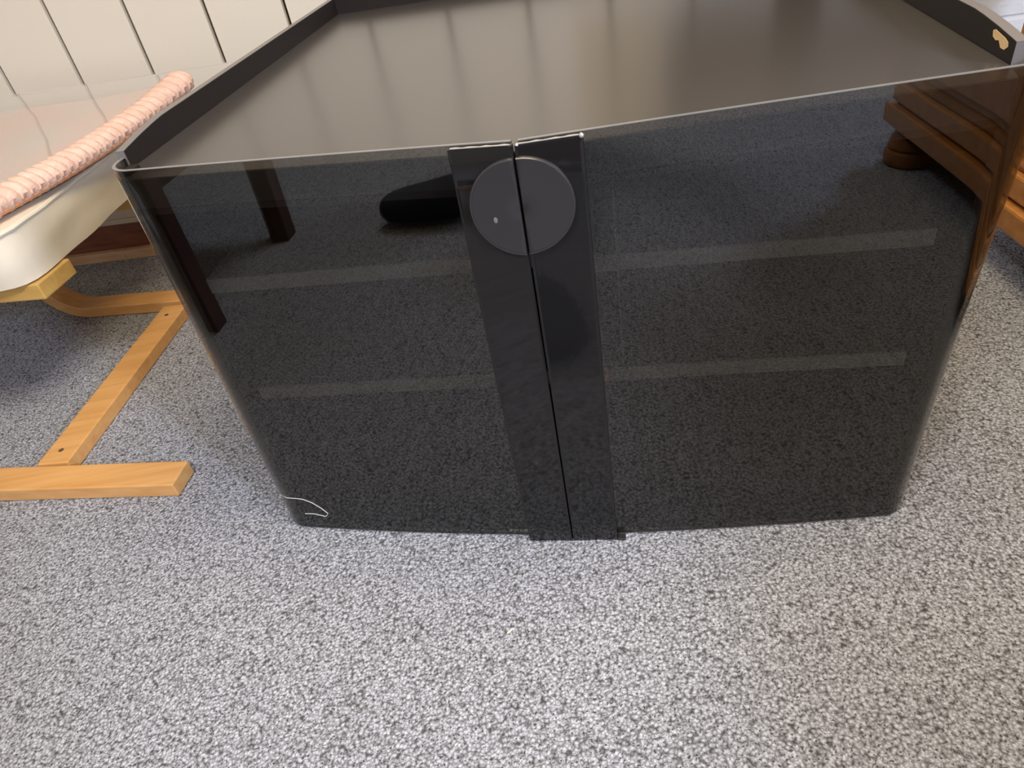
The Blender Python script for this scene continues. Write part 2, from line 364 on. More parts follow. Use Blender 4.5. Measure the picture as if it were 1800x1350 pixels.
# doors
def door(s):
    z0, z1 = 0.004, H; nz = 8; path = []
    for i in range(29): path.append((0.0035 + (0.446 - 0.0035) * i / 28, None))
    def ring(z, inset):
        r = 0.038; pts = []; uc = 0.446 + (0.016 * z / H + 0.012 * (z / H) ** 3 if s > 0 else 0)
        for u, _ in path: 
            u = u * uc / 0.446
            du = (fv(u + 1e-3, z) - fv(u - 1e-3, z)) / 2e-3; nn = Vector((-du, 1)).normalized()
            pts.append((u + nn.x * inset, fv(u, z) + nn.y * inset))
        vb = fv(uc, z)
        for j in range(1, 9):
            a = PI / 2 * j / 8
            pts.append((uc + (r - inset) * math.sin(a), vb + r - (r - inset) * math.cos(a)))
        pts.append((uc + r - inset, 0.0745))
        return pts
    bm = bmesh.new(); O = []; I = []
    for k in range(nz + 1):
        z = z0 + (z1 - z0) * k / nz
        O.append([bm.verts.new((s * x, y, z)) for x, y in ring(z, 0)]); I.append([bm.verts.new((s * x, y, z)) for x, y in ring(z, 0.005)])
    n = len(O[0])
    for k in range(nz):
        for i in range(n - 1):
            bm.faces.new((O[k][i], O[k][i + 1], O[k + 1][i + 1], O[k + 1][i])); bm.faces.new((I[k][i + 1], I[k][i], I[k + 1][i], I[k + 1][i + 1]))
        for j in (0, n - 1): bm.faces.new((O[k][j], I[k][j], I[k + 1][j], O[k + 1][j]))
    for k in (0, nz):
        for i in range(n - 1): bm.faces.new((O[k][i], O[k][i + 1], I[k][i + 1], I[k][i]))
    d = obj('glass_door', bm, 'glass', cab, smooth=True)
    # ground top edge (thin) and the ground vertical edge at the side
    bm = bmesh.new(); top = ring(z1, 0.0004); ti = ring(z1, 0.0044)
    for i in range(n - 1):
        q = [(top[i]), (top[i + 1]), (ti[i + 1]), (ti[i])]
        a = [bm.verts.new((s * x, y, z1 + 0.0002)) for x, y in q]; b = [bm.verts.new((s * x, y, z1 + 0.0009)) for x, y in q]
        bm.faces.new(a); bm.faces.new(b)
        for j in range(4): bm.faces.new((a[j], a[(j + 1) % 4], b[(j + 1) % 4], b[j]))
    obj('ground_top_edge', bm, 'glass_edge', d)
    bm = bmesh.new(); bo = ring(z0, 0.0004); bi = ring(z0, 0.0044)
    for i in range(n - 1):
        q = [(bo[i]), (bo[i + 1]), (bi[i + 1]), (bi[i])]
        a = [bm.verts.new((s * x, y, z0 - 0.0010)) for x, y in q]; b = [bm.verts.new((s * x, y, z0 - 0.0002)) for x, y in q]
        bm.faces.new(a); bm.faces.new(b)
        for j in range(4): bm.faces.new((a[j], a[(j + 1) % 4], b[(j + 1) % 4], b[j]))
    obj('ground_bottom_edge', bm, 'glass_edge', d)
    bm = bmesh.new(); va = []
    for k in range(9):
        z = z0 + (z1 - z0) * k / 8; f_ = (0.016 * z / H + 0.012 * (z / H) ** 3) if s > 0 else 0
        va.append([bm.verts.new((s * (x + f_), y, z)) for x, y in ((.4795, .0747), (.4838, .0747), (.4838, .0756), (.4795, .0756))])
    bm.faces.new(va[0]); bm.faces.new(va[-1])
    for A_, B_ in zip(va, va[1:]):
        for j in range(4): bm.faces.new((A_[j], A_[(j + 1) % 4], B_[(j + 1) % 4], B_[j]))
    obj('ground_side_edge', bm, 'glass_edge', d)
    # black stile in front of the pane
    ua, ub = 0.0009, 0.0670; bm = bmesh.new(); nu = 16; nz2 = 14; A = []; B = []
    for k in range(nz2 + 1):
        z = 0.0 + 0.0008 + (H - 0.001) * k / nz2
        A.append([]); B.append([])
        for i in range(nu + 1):
            u = ua + (ub - ua) * i / nu
            A[-1].append(bm.verts.new((s * u, fv(u, z, 0.0105 - 0.0007 * (1 - ((2 * u - ua - ub) / (ub - ua)) ** 2)), z))); B[-1].append(bm.verts.new((s * u, fv(u, z, 0.0006), z)))
    for k in range(nz2):
        for i in range(nu):
            bm.faces.new((A[k][i], A[k][i + 1], A[k + 1][i + 1], A[k + 1][i])); bm.faces.new((B[k][i], B[k][i + 1], B[k + 1][i + 1], B[k + 1][i]))
        for j in (0, nu): bm.faces.new((A[k][j], B[k][j], B[k + 1][j], A[k + 1][j]))
    for k in (0, nz2):
        for i in range(nu): bm.faces.new((A[k][i], A[k][i + 1], B[k][i + 1], B[k][i]))
    bmesh.ops.recalc_face_normals(bm, faces=bm.faces[:])
    ed = [e for e in bm.edges if len(e.link_faces) == 2 and e.calc_face_angle(0) > 1.0]
    bmesh.ops.bevel(bm, geom=ed, offset=0.0012, segments=2, profile=0.5, affect='EDGES')
    obj('door_stile', bm, 'stile', d, True)
    bm = bmesh.new()                                                       # metal capping, worn bright
    u0_, u1_ = (0.003, 0.064) if s < 0 else (0.003, 0.066)
    prev = None
    for i in range(11):
        u = u0_ + (u1_ - u0_) * i / 10
        wv = 0.0028 + 0.0012 * math.sin(i * 2.3 + s)
        q = [bm.verts.new((s * u, fv(u, H, 0.0095), H + 0.0001)), bm.verts.new((s * u, fv(u, H, 0.0095 - wv), H + 0.0001)),
             bm.verts.new((s * u, fv(u, H, 0.0095 - wv), H + 0.0008)), bm.verts.new((s * u, fv(u, H, 0.0095), H + 0.0008))]
        if prev:
            for j in range(4): bm.faces.new((prev[j], prev[(j + 1) % 4], q[(j + 1) % 4], q[j]))
        else: bm.faces.new(q)
        prev = q
    bm.faces.new(prev)
    tag(obj('capping', bm, 'silver', d), 'bright worn metal edge along the stile top')
    # half disc handle
    zc = 0.5550 + (0.0004 if s > 0 else -0.0004); R = 0.0528; bm = bmesh.new()
    prof = [(0.0, 0.0052), (0.35, 0.0050), (0.7, 0.0052), (0.93, 0.0056), (0.975, 0.0058), (1.0, 0.0048), (1.0, 0.0)]
    rings = []; ns = 24
    for r, h in prof[1:]:
        rings.append([])
        for k in range(ns + 1):
            a = -PI / 2 + PI * k / ns; u = 0.0014 + max(0, R * r * math.cos(a)); zz = zc + R * r * math.sin(a)
            rings[-1].append(bm.verts.new((s * u, fv(u, zz, 0.0106 + h), zz)))
    cen = bm.verts.new((s * 0.0014, fv(0.0014, zc, 0.0106 + prof[0][1]), zc))
    for k in range(ns): bm.faces.new((cen, rings[0][k], rings[0][k + 1]))
    for A_, B_ in zip(rings, rings[1:]):
        for k in range(ns): bm.faces.new((A_[k], A_[k + 1], B_[k + 1], B_[k]))
    flat = [r[0] for r in rings][::-1] + [cen] + [r[-1] for r in rings]
    bm.faces.new(flat)
    h = obj('handle', bm, 'handle', d)
    for p in h.data.polygons: p.use_smooth = abs(p.normal.x) < 0.8
    bm = bmesh.new()
    prev = None
    for k in range(ns + 1):
        a = -PI / 2 + PI * k / ns
        q = []
        for r, hh in ((0.965, 0.0060), (0.985, 0.0063), (1.002, 0.0052)):
            u = 0.0014 + max(0, R * r * math.cos(a)); zz = zc + R * r * math.sin(a)
            q.append(bm.verts.new((s * u, fv(u, zz, 0.0106 + hh), zz)))
        if prev:
            for j in range(2): bm.faces.new((prev[j], prev[j + 1], q[j + 1], q[j]))
        prev = q
    rm = obj('handle_edge', bm, 'handle_rim', d, smooth=True)
    if s < 0:
        bm = bmesh.new(); lathe(bm, [(0.0006, 0), (0.0022, 0.0003), (0.0012, 0.0006)], seg=9)
        bmesh.ops.transform(bm, matrix=Matrix.Translation((-0.029, fv(0.029, 0.532, 0.0160), 0.5440)) @ Matrix.Rotation(PI / 2, 4, 'X') @ Matrix.Scale(1.6, 4, (0, 1, 0)), verts=bm.verts[:])
        tag(obj('scuff', bm, 'cab_edge', d), 'small pale scuff on the handle')
    return d
dl = door(-1); dr = door(1)
boxo('centre_foot', (0.0672, 0.0795, -0.010, 0.0005, 0.0, 0.0034), 'inner', cab, 0.001)
# chipped corners of the stile tops
for (u, rr) in ((0.0655, 0.0028), (0.0035, 0.0020)):
    bm = bmesh.new(); bmesh.ops.create_icosphere(bm, subdivisions=2, radius=rr)
    for v in bm.verts: v.co += Vector((noise.noise(v.co * 900), noise.noise(v.co * 800 + Vector((3, 0, 0))), 0)) * 0.0008
    bmesh.ops.transform(bm, matrix=Matrix.Translation((u, fv(u, H, 0.009), H - 0.0004)), verts=bm.verts[:])
    obj('chipped_corner', bm, 'silver', dr, True)
# pale thread clinging to the left door near its foot
def strand(name, P, r, m, parent=None, label=None, cat=None):
    bm = bmesh.new(); tube(bm, P, r, 5); o = obj(name, bm, m, parent, True)
    return tag(o, label, cat) if label else o
TH = [(-0.472, 0.073), (-0.455, 0.0745), (-0.437, 0.074), (-0.428, 0.0735), (-0.414, 0.066), (-0.402, 0.054), (-0.394, 0.0415), (-0.397, 0.037), (-0.401, 0.034), (-0.41, 0.0365), (-0.42, 0.039), (-0.436, 0.038)]
th = []
for u, z in TH: 
    v = fv(u, z) if abs(u) < 0.446 else fv(0.446, z) + 0.038 - math.sqrt(max(0, 0.038 ** 2 - (abs(u) - 0.446) ** 2))
    th.append((u, v - 0.0008, z))
Tm = Matrix.Translation((0.0582049 * S, 0.8156503 * S, 0)) @ Matrix.Rotation(YAW, 4, 'Z')
strand('thread', [Tm @ Vector(p) for p in th], 0.00045, 'thread', None, 'thin pale thread clinging to the foot of the left glass door', 'thread')

# ------------------------------------------------------------------ footstool at the left
ft = thing('footstool', 'bentwood beech footstool frame with floor rails, left of the black cabinet', 'footstool', (0, 0, 0))
ex = Vector((math.cos(math.radians(-12.3)), math.sin(math.radians(-12.3)), 0)); ey = Vector((-ex.y, ex.x, 0))
def bent(p_end, length, rise, t=0.03, w=0.062, r=0.12):
    """floor rail running from its free end backwards along -ex, bending up to height rise"""
    P = [p_end + Vector((0, 0, t / 2 + 0.001))]
    P.append(P[0] - ex * (length * 0.5)); c0 = P[0] - ex * (length - r); P.append(c0 + ex * 0.002)
    for j in range(0, 13):
        a = math.radians(80) * j / 12
        P.append(c0 - ex * (r * math.sin(a)) + Vector((0, 0, r * (1 - math.cos(a)))))
    last = P[-1]; dirn = (P[-1] - P[-2]).normalized()
    P.append(last + dirn * ((rise - last.z) / dirn.z))
    bm = bmesh.new(); sweep_rect(bm, P, ey, w, t); return bm
near = Vector((-0.628, 0.980, 0)); 
for p in (near, ): 
    r_ = obj('floor_rail', bent(p, 0.70, 0.274), 'beech', ft)
far_end = Vector((-0.765, 1.690, 0))
r2_ = obj('floor_rail', bent(far_end, 0.44, 0.274), 'beech', ft)
# cross beam between the rails, with a screw hole at both ends
A0 = Vector((-0.890, 1.072, 0.0155)); A1 = Vector((-0.822, 1.650, 0.0155))
A0 = Vector((-0.910, 1.080, 0.0155))
bm = bmesh.new(); dd = (A1 - A0).normalized(); sweep_rect(bm, [A0, A1], Vector((dd.y, -dd.x, 0)), 0.066, 0.030); cb = obj('cross_beam', bm, 'beech', ft)
for q in (0.065, 0.92):
    c = A0.lerp(A1, q); bm = bmesh.new()
    lathe(bm, [(0.0035, 0.0), (0.0052, 0.0), (0.0052, 0.0006), (0.0035, 0.0008)], c.x - 0.002, c.y, 16)
    bmesh.ops.translate(bm, vec=(0, 0, 0.0304), verts=bm.verts[:]); obj('screw_hole', bm, 'hole', cb)
# small hole in the near rail's side
hp = near - ex * 0.305 - ey * 0.0292
bm = bmesh.new(); lathe(bm, [(0.002, 0), (0.0035, 0), (0.0035, 0.0008), (0.002, 0.001)], 0, 0, 12)
bmesh.ops.transform(bm, matrix=Matrix.Translation(hp + Vector((0, 0, 0.014))) @ Matrix.Rotation(math.radians(-12.3), 4, 'Z') @ Matrix.Rotation(PI / 2, 4, 'X'), verts=bm.verts[:]); obj('screw_hole', bm, 'hole', r_)
# seat boards
def board(name, c, L, wd, z0, z1, m, par, d=ex, e=None):
    e = e or Vector((-d.y, d.x, 0)); bm = bmesh.new(); box(bm, -L, 0, 0, wd, z0, z1, 0.003)
    M = Matrix(((d.x, e.x, 0, c[0]), (d.y, e.y, 0, c[1]), (0, 0, 1, 0), (0, 0, 0, 1)))
    bmesh.ops.transform(bm, matrix=M, verts=bm.verts[:]); return obj(name, bm, m, par)
board('seat_board', (-0.868, 1.285), 0.62, 0.105, 0.2745, 0.309, 'beech_y', ft)
board('seat_board', (-0.80, 1.70), 0.62, 0.105, 0.2745, 0.309, 'beech_y', ft)
board('side_bar', (-1.34, 1.02), 0.05, 0.95, 0.2745, 0.309, 'beech_y', ft, d=ex)

# cushion, a loose thing on the frame
def soft_box(name, M, L, W, T, m, r=0.035, puff=0.010, crump=0.0028, nl=40, nw=34, nt=8):
    bm = bmesh.new(); bmesh.ops.create_cube(bm, size=2)
    bmesh.ops.subdivide_edges(bm, edges=bm.edges[:], cuts=22, use_grid_fill=True)
    for v in bm.verts:
        x, y, z = v.co
        # round the corners with a superellipsoid in plan and section
        def se(a, b, n): 
            l = (abs(a) ** n + abs(b) ** n) ** (1 / n); mx = max(abs(a), abs(b)); return mx / l if l > 0 else 1
        k = se(x, y, 13); x2, y2 = x * k, y * k
        zz = z * (1 - 0.05 * (max(abs(x), abs(y)) ** 14))
        e = max(abs(x2), abs(y2)); side = 1 - 0.010 * (z * z)
        px, py, pz = x2 * side * L / 2, y2 * side * W / 2, zz * T / 2
        pf = (1 - x * x) * (1 - y * y)
        pz += (puff * pf if z > 0 else 0)
        nv = noise.noise_vector(Vector((px * 9, py * 9, pz * 22)))
        cw = crump * (0.5 + e ** 4)
        v.co = (px + nv.x * cw, py + nv.y * cw, max(-T / 2, pz + nv.z * cw * 0.5))
    bmesh.ops.transform(bm, matrix=M, verts=bm.verts[:])
    return obj(name, bm, m, None, True)
e2 = Vector((0.135, 0.991, 0)).normalized(); e1 = Vector((e2.y, -e2.x, 0))
CO = Vector((-0.868, 1.262, 0)); CL, CW, CT = 0.66, 0.70, 0.112
cc = CO - e1 * (CL / 2) + e2 * (CW / 2); cc.z = 0.3095 + CT / 2
MC = Matrix(((e1.x, e2.x, 0, cc.x), (e1.y, e2.y, 0, cc.y), (0, 0, 1, cc.z), (0, 0, 0, 1)))
cu = tag(soft_box('seat_cushion', MC, CL, CW, CT, 'cushion'), 'thick cream canvas cushion lying on the beech footstool', 'cushion')
bm = bmesh.new(); P = []
for j in range(97):                                                        # piping round the upper edge
    a = 2 * PI * j / 96; ca, sa = math.cos(a), math.sin(a); k = (abs(ca) ** 12 + abs(sa) ** 12) ** (-1 / 12)
    x, y = ca * k * (CL / 2 - 0.0015), sa * k * (CW / 2 - 0.0015)
    P.append(MC @ Vector((x, y, CT / 2 - 0.007 + 0.001 * math.sin(j * 1.7))))
tube(bm, P, 0.0048, 8, cap=False); obj('piping', bm, 'cushion', cu, True)

# pink mat with a plush braided border
mt = thing('pink_mat', 'pink mat with a thick twisted plush border, lying on the cream cushion', 'mat')
RP = [(-1.06, 1.00, 0.452), (-0.985, 1.17, 0.452), (-0.890, 1.372, 0.453), (-0.829, 1.505, 0.456), (-0.775, 1.650, 0.462), (-0.718, 1.800, 0.476), (-0.660, 1.945, 0.497)]
def interp(P, t):
    n = len(P) - 1; f = t * n; i = min(int(f), n - 1); f -= i
    p0, p1, p2, p3 = [Vector(P[max(0, min(n, i + k))]) for k in (-1, 0, 1, 2)]
    return 0.5 * ((2 * p1) + (p2 - p0) * f + (2 * p0 - 5 * p1 + 4 * p2 - p3) * f * f + (3 * p1 - p0 - 3 * p2 + p3) * f ** 3)
bm = bmesh.new(); rings = []; n = 420; sg = 20; Lr = 1.0
for i in range(n + 1):
    t = i / n; p = interp(RP, t); tg = (interp(RP, min(1, t + 0.004)) - interp(RP, max(0, t - 0.004))).normalized()
    a = tg.cross(Vector((0, 0, 1))).normalized(); b = a.cross(tg)
    s = t * Lr; end = min(1, (1 - t) / 0.05) ** 0.5; ring = []
    for k in range(sg):
        q = 2 * PI * k / sg
        ph = s / 0.0235 * PI + q * 0.9
        lob = abs(math.sin(ph))
        r = 0.0270 * (0.82 + 0.20 * lob ** 0.9) * max(end, 0.05) * (1 + 0.25 * max(0, (t - 0.8) / 0.2)) * (1 + 0.05 * noise.noise(Vector((s * 60, q, 0))))
        ring.append(bm.verts.new(p + a * (math.cos(q) * r * 1.12) + b * (math.sin(q) * r * 0.92)))
    rings.append(ring)
for i in range(n):
    for k in range(sg): bm.faces.new((rings[i][k], rings[i][(k + 1) % sg], rings[i + 1][(k + 1) % sg], rings[i + 1][k]))
bm.faces.new(rings[0]); bm.faces.new(rings[-1])
tag(obj('braided_border', bm, 'pink_roll', mt, True), 'salmon pink twisted plush border')
bm = bmesh.new(); tube(bm, [interp(RP, i / 60) + e1 * 0.018 + Vector((0, 0, -0.014)) for i in range(59)], 0.0065, 8); obj('border_seam', bm, 'pink_seam', mt, True)
def sheet(name, mat_, par, off, amp, wd, t0, t1, thick=0.004, seed=0.0, slope=0.0):
    bm = bmesh.new(); nu, nv_ = 60, 34; G = []
    for i in range(nu + 1):
        t = t0 + (t1 - t0) * i / nu; base = interp(RP, t); row = []
        for j in range(nv_ + 1):
            d = wd * j / nv_; p = base - e1 * d
            z = base.z + off + amp * noise.noise(Vector((p.x * 4 + seed, p.y * 4, 0))) + slope * d + amp * 0.12 * noise.noise(Vector((p.x * 14 + seed, p.y * 14, 3)))
            row.append((p.x, p.y, z))
        G.append(row)
    T = [[bm.verts.new(v) for v in r] for r in G]; B = [[bm.verts.new((v[0], v[1], v[2] - thick)) for v in r] for r in G]
    for i in range(nu):
        for j in range(nv_):
            bm.faces.new((T[i][j], T[i + 1][j], T[i + 1][j + 1], T[i][j + 1])); bm.faces.new((B[i][j], B[i][j + 1], B[i + 1][j + 1], B[i + 1][j]))
    for i in range(nu):
        for j in (0, nv_): bm.faces.new((T[i][j], T[i + 1][j], B[i + 1][j], B[i][j]))
    for j in range(nv_):
        for i in (0, nu): bm.faces.new((T[i][j], T[i][j + 1], B[i][j + 1], B[i][j]))
    return obj(name, bm, mat_, par, True)
sheet('mat_cloth', 'pink', mt, 0.004, 0.006, 0.50, 0.0, 0.93, 0.022)
tag(sheet('plastic_sheet', 'film', None, 0.022, 0.006, 0.56, 0.0, 0.965, 0.0012, 5.0, 0.02), 'clear plastic sheet lying over the pink mat on the footstool', 'plastic sheet')

# ------------------------------------------------------------------ wooden chest at the right
CHB = Vector((0.812, -0.700, 0)); che = Vector((0.104, 1, 0)).normalized(); chn = Vector((-che.y, che.x, 0))   # chn points to the room's middle
ch = thing('wooden_chest', 'orange brown wooden chest on bun feet, right of the black cabinet', 'chest', CHB, math.atan2(che.y, che.x))
LN = 2.00; DP = 0.46                                                       # local x along the front, local +y towards the room
def cbx(name, x0, x1, y0, y1, z0, z1, m, bev=0.002, par=None): return boxo(name, (x0, x1, y0, y1, z0, z1), m, par or ch, bev)
def step(name, z0, z1, o, m, bev=0.004): return cbx(name, -o, LN + o, -DP, o, z0, z1, m, bev)
step('base_moulding', 0.100, 0.150, 0.0, 'chestw', 0.006)
step('groove_band', 0.150, 0.158, -0.022, 'chestd', 0.001)
step('lower_moulding', 0.158, 0.205, -0.012, 'chestw', 0.005)
step('bead', 0.205, 0.222, -0.024, 'chestd', 0.007)
step('body', 0.222, 0.590, -0.042, 'chestw', 0.003)
for k in range(4):
    x0 = 0.05 + k * 0.5
    dr_ = cbx('drawer', x0, x0 + 0.475, -0.0425, -0.030, 0.245, 0.385, 'chestw', 0.004)
    dq = cbx('drawer', x0, x0 + 0.475, -0.0425, -0.030, 0.398, 0.575, 'chestw', 0.004)
    for par, z in ((dr_, 0.315), (dq, 0.487)):
        bm = bmesh.new(); lathe(bm, [(0.006, 0), (0.006, 0.008), (0.013, 0.014), (0.011, 0.021), (0.004, 0.024)], seg=16)
        bmesh.ops.transform(bm, matrix=Matrix.Translation((x0 + 0.237, -0.0305, z)) @ Matrix.Rotation(-PI / 2, 4, 'X'), verts=bm.verts[:]); obj('knob', bm, 'brass', par, True)
step('top', 0.590, 0.617, 0.0, 'chestw', 0.007)
for x in (0.07, LN - 0.32):
    for y in (-0.055, -DP + 0.07):
        bm = bmesh.new(); lathe(bm, [(0.050, 0.0005), (0.060, 0.006), (0.064, 0.022), (0.061, 0.038), (0.053, 0.043), (0.057, 0.050), (0.052, 0.070), (0.044, 0.085), (0.042, 0.0998)], x, y, 28)
        obj('bun_foot', bm, 'chestd', ch, True)

# ------------------------------------------------------------------ dark side table to the left of the camera (mirrored in the left door)
tb = thing('dark_wooden_table', 'dark brown wooden table, its square legs mirrored in the left glass door', 'table', (-1.347, 0.253, 0), math.radians(-22))
boxo('table_top', (-0.30, 0.24, -0.30, 0.30, 0.43, 0.46), 'darkwood', tb, 0.004)
def leg(x, y): return boxo('leg', (x - 0.027, x + 0.027, y - 0.027, y + 0.027, 0.0, 0.4295), 'darkwood', tb, 0.003)
for x in (-0.26, 0.2):
    for y in (-0.235, 0.235): leg(x, y)
for y in (-0.235, 0.235): boxo('apron', (-0.232, 0.172, y - 0.01, y + 0.01, 0.35, 0.4295), 'darkwood', tb)
boxo('apron', (0.19, 0.21, -0.207, 0.207, 0.35, 0.4295), 'darkwood', tb); boxo('apron', (-0.27, -0.25, -0.207, 0.207, 0.35, 0.4295), 'darkwood', tb)

# ------------------------------------------------------------------ lint on the carpet
for (x, y, s_) in ((-0.066, 0.548, 1.0),):
    bm = bmesh.new(); tube(bm, [(x - 0.004, y, 0.0016), (x, y + 0.002, 0.0022), (x + 0.003, y + 0.005, 0.0018), (x + 0.007, y + 0.005, 0.0015)], [0.0008, 0.0015, 0.0014, 0.0006], 6)
    tag(obj('lint', bm, 'lint', None, True), 'small cream lint crumb lying on the carpet before the cabinet', 'lint')

# ------------------------------------------------------------------ ceiling lamps added for their light (unseen, outside the frame)
lp = thing('added_ceiling_lamp', 'large white ceiling lamp added for light above the carpet, outside the picture', 'lamp', (0.45, 0.55, 2.3))
bm = bmesh.new(); lathe(bm, [(0.05, 0.02), (0.60, 0.03), (0.60, 0.05), (0.06, 0.0995)], seg=32); obj('lamp_shade', bm, 'shade', lp, True)

lp2 = thing('added_ceiling_lamp', 'smaller white ceiling lamp added for light above the sitting person, outside the picture', 'lamp', (-0.75, -0.60, 2.3))
bm = bmesh.new(); lathe(bm, [(0.05, 0.02), (0.42, 0.03), (0.42, 0.05), (0.06, 0.0995)], seg=32); obj('lamp_shade', bm, 'shade', lp2, True)

# ------------------------------------------------------------------ photographer, sitting behind the lens (seen mirrored in the doors)
def skinned(name, V, E, R, m, parent, sub=2):
    me = bpy.data.meshes.new(name); me.from_pydata([Vector(v) for v in V], E, [])
    o = link(name, me, None, parent)
    md = o.modifiers.new('skin', 'SKIN'); md.use_smooth_shade = True
    sv = me.skin_vertices[0].data if me.skin_vertices else None
    if sv is None:
        bpy.context.view_layer.update(); sv = me.skin_vertices[0].data
    for i, r in enumerate(R): sv[i].radius = (r, r) if not isinstance(r, tuple) else r
    sv[0].use_root = True
    ss = o.modifiers.new('sub', 'SUBSURF'); ss.levels = sub; ss.render_levels = sub
    dg = bpy.context.evaluated_depsgraph_get(); dg.update()
    m2 = bpy.data.meshes.new_from_object(o.evaluated_get(dg)); o.modifiers.clear(); o.data = m2; m2.name = name
    bpy.data.meshes.remove(me)
    m2.materials.clear(); m2.materials.append(K[m])
    for p in m2.polygons: p.use_smooth = True
    return o
def chain(V, E, R, pts, start=None):
    last = start
    for p, r in pts:
        V.append(p); R.append(r); i = len(V) - 1
        if last is not None: E.append((last, i))
        last = i
    return last
pe = thing('person', 'person sitting on the carpet in dark trousers and navy socks, mirrored in the glass doors', 'person', (-0.2, -0.35, 0))
pe_o = Vector((0.2, 0.35, 0))
def L_(pts): return [((Vector(p) + pe_o), r) for p, r in pts]
hipR = (-0.11, -0.76, 0.135); hipL = (-0.30, -0.76, 0.135); pel = (-0.205, -0.80, 0.135)
kneeR = (-0.095, -0.33, 0.31); ankR = (-0.055, 0.055, 0.080); toeR = (-0.018, 0.262, 0.036)
kneeL = (-0.56, -0.47, 0.34); ankL = (-0.67, -0.165, 0.085); toeL = (-0.915, -0.140, 0.045)
chest = (-0.145, -0.70, 0.50); neck = (-0.10, -0.585, 0.72); headb = (-0.09, -0.56, 0.78)
shR = (0.045, -0.60, 0.66); shL = (-0.265, -0.60, 0.66)
elR = (0.16, -0.34, 0.60); wrR = (0.085, -0.085, 0.78); elL = (-0.32, -0.33, 0.60); wrL = (-0.13, -0.075, 0.77)
V, E, R = [], [], []
p0 = chain(V, E, R, L_([(pel, 0.10)]))
c = chain(V, E, R, L_([((-0.185, -0.78, 0.32), 0.092), (chest, 0.100), ((-0.115, -0.62, 0.66), 0.058), (neck, 0.05), (headb, 0.055)]), p0)
sidx = 3 - 1
for sh, el, wr_ in ((shR, elR, wrR), (shL, elL, wrL)):
    chain(V, E, R, L_([(sh, 0.044), (tuple((Vector(sh) + Vector(el)) / 2), 0.043), (el, 0.036), (tuple((Vector(el) + Vector(wr_)) / 2), 0.035), (wr_, 0.025)]), 2)
for hp_, kn, an, to in ((hipR, kneeR, ankR, toeR), (hipL, kneeL, ankL, toeL)):
    an_v, to_v = Vector(an), Vector(to); f = (to_v - an_v); f.z = 0; f.normalize()
    chain(V, E, R, L_([(hp_, 0.085), (tuple((Vector(hp_) + Vector(kn)) / 2), 0.075), (kn, 0.055), (tuple(Vector(kn).lerp(an_v, 0.4)), 0.052), (an, 0.034),
        (tuple(an_v + f * 0.09 + Vector((0, 0, -0.03))), 0.035), (tuple(to_v - f * 0.05 + Vector((0, 0, 0.0))), 0.030), (tuple(to_v + f * 0.0), 0.022)]), 0)
skinned('body', V, E, R, 'skin', pe)
def part(name, pts_list, m, parent=pe):
    V, E, R = [], [], []; first_ = chain(V, E, R, L_(pts_list[0]))
    for pl, st in pts_list[1:]: chain(V, E, R, L_(pl), st)
    return skinned(name, V, E, R, m, parent)
mid = lambda a, b, t: tuple(Vector(a).lerp(Vector(b), t))
part('trousers', [[(pel, 0.118)], ([(hipR, 0.10), (mid(hipR, kneeR, .5), 0.090), (kneeR, 0.072), (mid(kneeR, ankR, .35), 0.068), (mid(kneeR, ankR, .55), 0.060)], 0),
                  ([(hipL, 0.10), (mid(hipL, kneeL, .5), 0.090), (kneeL, 0.072), (mid(kneeL, ankL, .35), 0.068), (mid(kneeL, ankL, .80), 0.060)], 0), ([((-0.195, -0.79, 0.26), 0.122)], 0)], 'denim')
part('sweater', [[(chest, 0.142)], ([((-0.185, -0.78, 0.32), 0.132), ((-0.200, -0.80, 0.175), 0.142)], 0), ([((-0.115, -0.62, 0.66), 0.080), ((-0.105, -0.60, 0.705), 0.060)], 0),
    ([(mid(chest, shR, .6), 0.10), (shR, 0.074), (mid(shR, elR, .5), 0.056), (elR, 0.050), (mid(elR, wrR, .85), 0.038)], 0), ([(mid(chest, shL, .6), 0.10), (shL, 0.074), (mid(shL, elL, .5), 0.056), (elL, 0.050), (mid(elL, wrL, .85), 0.038)], 0)], 'sweater')
for an, to, up in ((ankR, toeR, 0.045), (ankL, toeL, 0.06)):
    a, t = Vector(an), Vector(to); f = (t - a); f.z = 0; f.normalize()
    part('sock', [[(tuple(a + Vector((0, 0, up))), 0.046), (tuple(a + Vector((0, 0, 0.0)) - f * 0.008), 0.052), (tuple(a + f * 0.07 + Vector((0, 0, -0.022))), 0.056),
                   (tuple(t - f * 0.07 + Vector((0, 0, 0.012))), 0.054), (tuple(t + Vector((0, 0, 0.006))), 0.046), (tuple(t + f * 0.03), 0.028)],
                  ([(tuple(a - f * 0.035 + Vector((0, 0, -0.030))), 0.044)], 1)], 'navy')
# head, turned down towards the cabinet
HM = Matrix.Translation(Vector((-0.080, -0.530, 0.865)) + pe_o) @ Matrix.Rotation(math.radians(-25), 4, 'X')
bm = bmesh.new(); bmesh.ops.create_uvsphere(bm, u_segments=32, v_segments=24, radius=1)
for v in bm.verts:
    x, y, z = v.co; jaw = 1 - 0.22 * max(0, -z) ** 1.5
    yy = y * 0.098 * (1 if y < 0 else 0.92)
    v.co = (x * 0.076 * jaw, yy * jaw + (0.012 if z < -0.3 and y > 0 else 0), z * 0.115)
    if y > 0:
        g = math.exp(-((x * 0.076) / 0.010) ** 2) * math.exp(-((z * 0.115 + 0.018) / 0.016) ** 2); v.co.y += 0.022 * g
        for sx in (-1, 1):
            g = math.exp(-((x * 0.076 - sx * 0.031) / 0.014) ** 2) * math.exp(-((z * 0.115 - 0.006) / 0.011) ** 2); v.co.y -= 0.010 * g
bmesh.ops.transform(bm, matrix=HM, verts=bm.verts[:]); hd = obj('head', bm, 'skin', pe, True)
